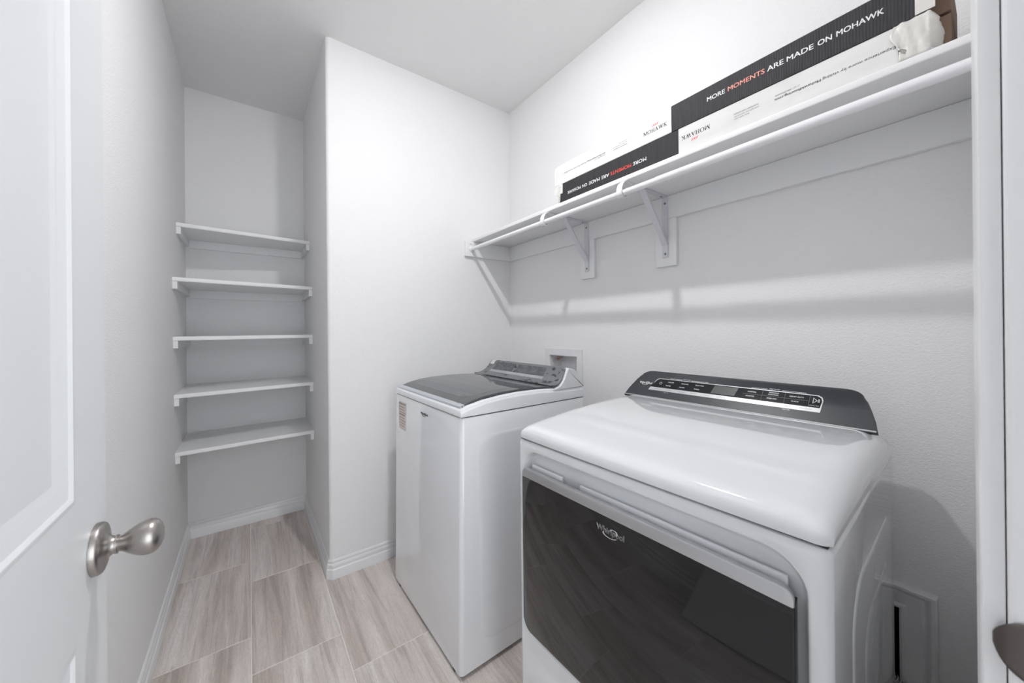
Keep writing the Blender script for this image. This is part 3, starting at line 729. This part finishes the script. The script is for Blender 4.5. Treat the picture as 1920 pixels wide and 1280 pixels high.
# label, name and embossed side
UY = (0, -1, 0)
def front(y, z, off=.0008): return (.013 * z / .94 - off, y, z)
stk = obj('energy_sticker', box(-.0007, 0, -.048, .048, -.068, .068), M['sticker'], wash); stk.location = front(.577, .840, .0002); stk.scale = (1, 1, 1)
for k in range(9): obj('sticker_print', box(-.0010, -.0007, -.042 + .008 * (k % 3), .042, .055 - k * .0130, .0590 - k * .0130 + (.004 if k in (0, 4) else 0)), M['sticker_ink'], stk)
brand(wash, front(.358, .8885), UY, UP, .074, .013, M['ink_black'], .025)
bm = bmesh.new()
for off, ins in ((0, 0), (.0035, .003), (.005, .010)): pass
lo_ = [[(a, -off, b) for a, b in rrect(.085 + ins, .60 - ins, .09 + ins, .865 - ins, .07, 8)] for off, ins in ((-.001, 0), (.0012, .004), (.0022, .016))]
obj('side_embossing', loft(lo_), M['appl'], wash, angle=50)

# ------------------------------------------------------------------ dryer
DA = math.radians(1.8)
dry = thing('clothes_dryer', 'white front loading dryer with dark glass door, nearest the doorway', 'dryer', (.698, .152, 0), DA)
DW, DD = .742, .665
BT = .919
def rr3(d, ins, r, z1=BT): return [(d, a, b) for a, b in rrect(ins, DW - ins, .014 + ins, z1 - ins, r, 7)]
RC = (.030, .722, .340, .889)
def rec(d, g, r): return [(d, a, b) for a, b in rrect(RC[0] + g, RC[1] - g, RC[2] + g, RC[3] - g, r, 7)]
body = loft([rr3(DD, .004, .006), rr3(DD - .004, 0, .01), rr3(.014, 0, .014), rr3(.008, .001, .014), rr3(.003, .005, .014), rr3(0, .013, .014),
             rec(0, -.006, .066), rec(.0015, -.002, .062), rec(.006, .001, .06), rec(.024, .006, .058), rec(.030, .011, .055), rec(.032, .018, .05)])
obj('cabinet', body, M['appl'], dry, angle=50)
for a, b in ((.05, .06), (.05, DW - .06), (DD - .06, .06), (DD - .06, DW - .06)):
    obj('foot', lathe([(0, .02), (.006, .022), (.0145, .018)], (a, b, 0), 'z', 1, 16), M['rubber'], dry)
obj('seam_gap', box(.006, DD - .006, .006, DW - .006, BT - .001, BT + .0035), M['seam'], dry)
# crowned top
TP = [(.000, .9225, .0), (-.001, .932, 0), (.000, .9425, 0), (.0035, .9495, 0), (.0095, .9555, 0), (.019, .9605, 0), (.034, .9645, 0), (.07, .971, 0), (.13, .9785, 0), (.22, .986, 0), (.32, .9905, 0), (.43, .9935, 0), (.53, .9935, 0), (.60, .990, 0), (.640, .978, 0), (.658, .955, 0), (.664, .9225, 0)]
rows = []
EDG = [0, .0008, .0025, .006, .011, .018, .027, .038, .052, .07]
ys = EDG + [.12, .25, DW / 2, DW - .25, DW - .12] + [DW - q for q in EDG[::-1]]
base = .9225
for d, T, _ in TP:
    r_ = []
    for y in ys:
        e_ = min(y, DW - y); k = max(0, 1 - e_ / .062); f = 1 - (1 - math.sqrt(max(0, 1 - k ** 2.4))) * .80
        fr_ = min(1, max(0, d / .03)); bulge = .006 * (1 - (2 * y / DW - 1) ** 2) * (1 - fr_)
        r_.append((d - bulge * .5 + (.012 * (max(0, 1 - e_ / .02) ** 2)) * (1 - fr_) , y, base + (T - base) * f))
    rows.append(r_)
bm = grid(rows)
# skirt closing the sides down to the seam
for idx in (0, -1):
    prev = None
    for rr_ in rows:
        pass
top = obj('top_cover', bm, M['appl'], dry, smooth=True)
for s in (0, 1):
    bm = bmesh.new(); lo1 = [(r_[0 if s == 0 else -1]) for r_ in rows]
    A = [bm.verts.new(p) for p in lo1]; B = [bm.verts.new((p[0], p[1], base - .0002)) for p in lo1]
    for i in range(len(A) - 1): bm.faces.new((A[i], A[i + 1], B[i + 1], B[i]))
    obj('cover_side', bm, M['appl'], dry)
# console
CB0, CT0 = (.546, .9915), (.630, 1.0845)
su = Vector((CT0[0] - CB0[0], 0, CT0[1] - CB0[1])); sl = su.length; su.normalize(); sn = Vector((-su.z, 0, su.x))
def cpt_(w_, t, off=.0): return Vector((CB0[0], w_, CB0[1])) + su * (t * sl) + sn * off
def outline(ins, n=8):
    wr0, wl0, wr1, wl1 = .013 + ins, DW - .006 - ins, .056 + ins, DW - .058 - ins
    b0, t1 = 0 + ins / sl, 1 - ins / sl; rc = .034; pts = [(wr0, b0)]
    def curve(a, c, b_):
        return [tuple((1 - q) ** 2 * a[i] + 2 * q * (1 - q) * c[i] + q * q * b_[i] for i in (0, 1)) for q in [k / n for k in range(n + 1)]]
    # the sides bow outwards a little below, then run into round upper corners
    pts += [(wr0 + (wr1 - wr0) * q ** 1.35 * .92, b0 + (t1 - b0) * q) for q in (.25, .5, .7)]
    pts += curve((wr0 + (wr1 - wr0) * .74, b0 + (t1 - b0) * .80), (wr1 - .004, t1), (wr1 + rc, t1))
    pts += curve((wl1 - rc, t1), (wl1 + .004, t1), (wl0 + (wl1 - wl0) * .74, b0 + (t1 - b0) * .80))
    pts += [(wl0 + (wl1 - wl0) * q ** 1.35 * .92, b0 + (t1 - b0) * q) for q in (.7, .5, .25)] + [(wl0, b0)]
    return pts
def ring(ins, off): return [tuple(cpt_(a, t, off)) for a, t in outline(ins)]
cons = obj('console', loft([ring(.004, -.014), ring(0, -.010), ring(0, -.002), ring(.002, 0)]), M['console'], dry, angle=40); cons['label'] = 'charcoal control console'
rb_ = [[tuple(p) for p in [Vector(q) + Vector((0, 0, 0)) for q in ring(.012, -.014)]], [(min(x + .03, .655), y, z - .012) for x, y, z in ring(.03, -.014)]]
obj('console_back', loft(rb_), M['appl_plastic'], dry)
obj('console_foot_line', tube([tuple(cpt_(.016, .018, .0018)), tuple(cpt_(DW - .010, .018, .0018))], .0022, 8), M['chrome'], dry)
CX = (0, -1, 0); CYv = tuple(su)
def on_console(name, poly, off, m, parent):
    bm = bmesh.new(); bm.faces.new([bm.verts.new(cpt_(a, t, off)) for a, t in poly]); return obj(name, bm, m, parent)
WL, WRr = .632, .128
def wnd(ins, tb, tt):
    return [(WL + .010 - ins, tb), (WL - .006 - ins, tt - .09)] + [(WL - .010 - ins, tt - .04), (WL - .018 - ins, tt)] + [(WRr + .012 + ins, tt), (WRr + .003 + ins, tt - .05), (WRr + ins, tt - .13), (WRr + .0025 + ins, tb)]
on_console('window_border', wnd(-.0022, .285, .735), .0004, M['strip'], cons)
on_console('control_window', wnd(0, .40, .712), .0008, M['console_black'], cons)
on_console('button_strip', [(WL + .010, .295), (WL + .0035, .395), (WRr + .002, .395), (WRr + .0035, .295)], .0009, M['strip'], cons)
on_console('display', [(.420, .43), (.413, .69), (.340, .69), (.347, .43)], .0012, M['lcd'], cons)
def ctext(body, w_, t, wd, h, m='ink_white', bold=.02, nm='button_label'):
    text_on(nm, body, cpt_(w_ + wd / 2, t, .0014), CX, CYv, wd, h, M[m], cons, bold=bold)
for i, (a, b) in enumerate((('REGULAR', 'WHITES'), ('DELICATES', 'COLORS'), ('BULKY ITEMS', 'TOWELS'))):
    ctext(a, .566 - i * .052, .605, .022 + .003 * i, .0042); ctext(b, .572 - i * .052, .475, .019, .0042)
ctext('NORMAL', .300, .605, .024, .0045); ctext('WRINKLE', .243, .645, .026, .0042); ctext('CONTROL', .243, .588, .027, .0042); ctext('HEAVY DUTY', .186, .605, .034, .0045)
ctext('SANITIZE', .303, .475, .024, .0045); ctext('TIMED DRY', .245, .475, .027, .0045); ctext('QUICK', .188, .475, .018, .0045)
ctext('WHAT TO DRY', .512, .755, .026, .0034); ctext('HOW TO DRY', .243, .755, .028, .0034)
for a, b in ((.575, .528), (.496, .437), (.305, .262), (.224, .165)): on_console('header_line', [(a, .752), (a, .762), (b, .762), (b, .752)], .0010, M['ink_white'], cons)
for wv in (.272, .214, .156): on_console('button_divider', [(wv + .0004, .405), (wv + .0004, .705), (wv - .0004, .705), (wv - .0004, .405)], .0011, M['ink_grey'], cons)
on_console('button_divider', [(.325, .552), (.325, .56), (.158, .56), (.158, .552)], .0011, M['ink_grey'], cons)
for i, s_ in enumerate(('Temperature', 'Dryness', 'Wrinkle Shield', 'Damp Dry', 'Signal', 'Control Lock', 'Drum Light', 'Less Time', 'More Time', 'EcoBoost', 'More Options')):
    ctext(s_, .608 - i * .0448, .325, .028 if len(s_) > 8 else .020, .0038, 'ink_grey', .0)
ctext('HOLD 3 SEC', .570, .23, .018, .003, 'strip', 0); ctext('HOLD 3 SEC', .204, .23, .018, .003, 'strip', 0)
# power ring and start symbol
def ring_c(w_, t, r_, wd, a0, a1, n=20):
    rows = []
    for k in range(n + 1):
        a = math.radians(a0 + (a1 - a0) * k / n)
        rows.append([cpt_(w_ - q * math.cos(a), t + q * math.sin(a) / sl, .0014) for q in (r_ - wd, r_ + wd)])
    return grid(rows)
obj('power_symbol', ring_c(.604, .555, .0045, .0006, 120, 420), M['ink_white'], cons)
on_console('power_symbol', [(.6046, .565), (.6046, .615), (.6034, .615), (.6034, .565)], .0014, M['ink_white'], cons)
def tri(o_): return [(.148 - o_, .50 + o_ * 14), (.148 - o_, .66 - o_ * 14), (.138 + o_ * 1.8, .58)]
on_console('start_symbol', tri(0), .0013, M['ink_white'], cons); on_console('start_symbol', tri(.0014), .0015, M['console_black'], cons)
for a in (.137, .1345): on_console('start_symbol', [(a, .535), (a, .625), (a - .0013, .625), (a - .0013, .535)], .0014, M['ink_white'], cons)
ctext('Hold to Start', .143, .435, .021, .0028, 'ink_white', .0)
brand(cons, cpt_(.692, .455, .0012), CX, CYv, .054, .0125, M['ink_white'], .02)
# door
GD = (.045, .716, .352, .838)
def dl(d, ins, z0_, z1_, rr_): return [(d, a, b) for a, b in rrect(GD[0] + ins, GD[1] - ins, z0_ + ins * (z0_ < .5), z1_ - ins * (z1_ > .83), rr_, 7)]
BZ = .811
gl = obj('door_glass', loft([dl(.027, .004, GD[2], BZ, (.0005, .0005, .034, .034)), dl(-.004, 0, GD[2], BZ, (.0005, .0005, .034, .034)), dl(-.0065, .0006, GD[2], BZ, (.0005, .0005, .034, .034)), dl(-.0075, .0025, GD[2], BZ, (.0005, .0005, .033, .033))]), M['glass_dark'], dry, angle=30); gl['label'] = 'dark reflective glass door'
bd = obj('door_band', loft([dl(.010, .003, BZ + .0002, GD[3], (.018, .018, .0005, .0005)), dl(-.004, 0, BZ + .0002, GD[3], (.018, .018, .0005, .0005)), dl(-.0067, .0008, BZ + .0002, GD[3], (.018, .018, .0005, .0005)), dl(-.0078, .0030, BZ + .0002, GD[3], (.017, .017, .0005, .0005))]), M['chrome'], dry, angle=30); bd['label'] = 'brushed metal band along the top of the door'
for a, b in ((.575, .700), (.060, .510)):
    obj('door_top_strip', box(.0185, .0265, a, b, .815, .8425, .0025, 3), M['appl_plastic'], dry, angle=40)  # two pale strips behind the top of the door band
brand(gl, (-.0081, .4330, .7685), CX, UP, .078, .0185, M['chrome_b'], .012, .022)
# embossed side facing the doorway
for off in (0,):
    L = [[(a, -o_, b) for a, b in rrect(.135 + i_, .615 - i_, .07 + i_, .80 - i_, (.09, .09, .03, .03), 8)] for o_, i_ in ((-.001, 0), (.0012, .004), (.0022, .014))]
    obj('side_embossing', loft(L), M['appl'], dry, angle=50)
    L = [[(a, -o_ - .0022, b) for a, b in rrect(.235 + i_, .575 - i_, .11 + i_, .70 - i_, (.08, .08, .03, .03), 8)] for o_, i_ in ((0, 0), (.001, .004), (.0018, .014))]
    obj('side_embossing', loft(L), M['appl'], dry, angle=50)
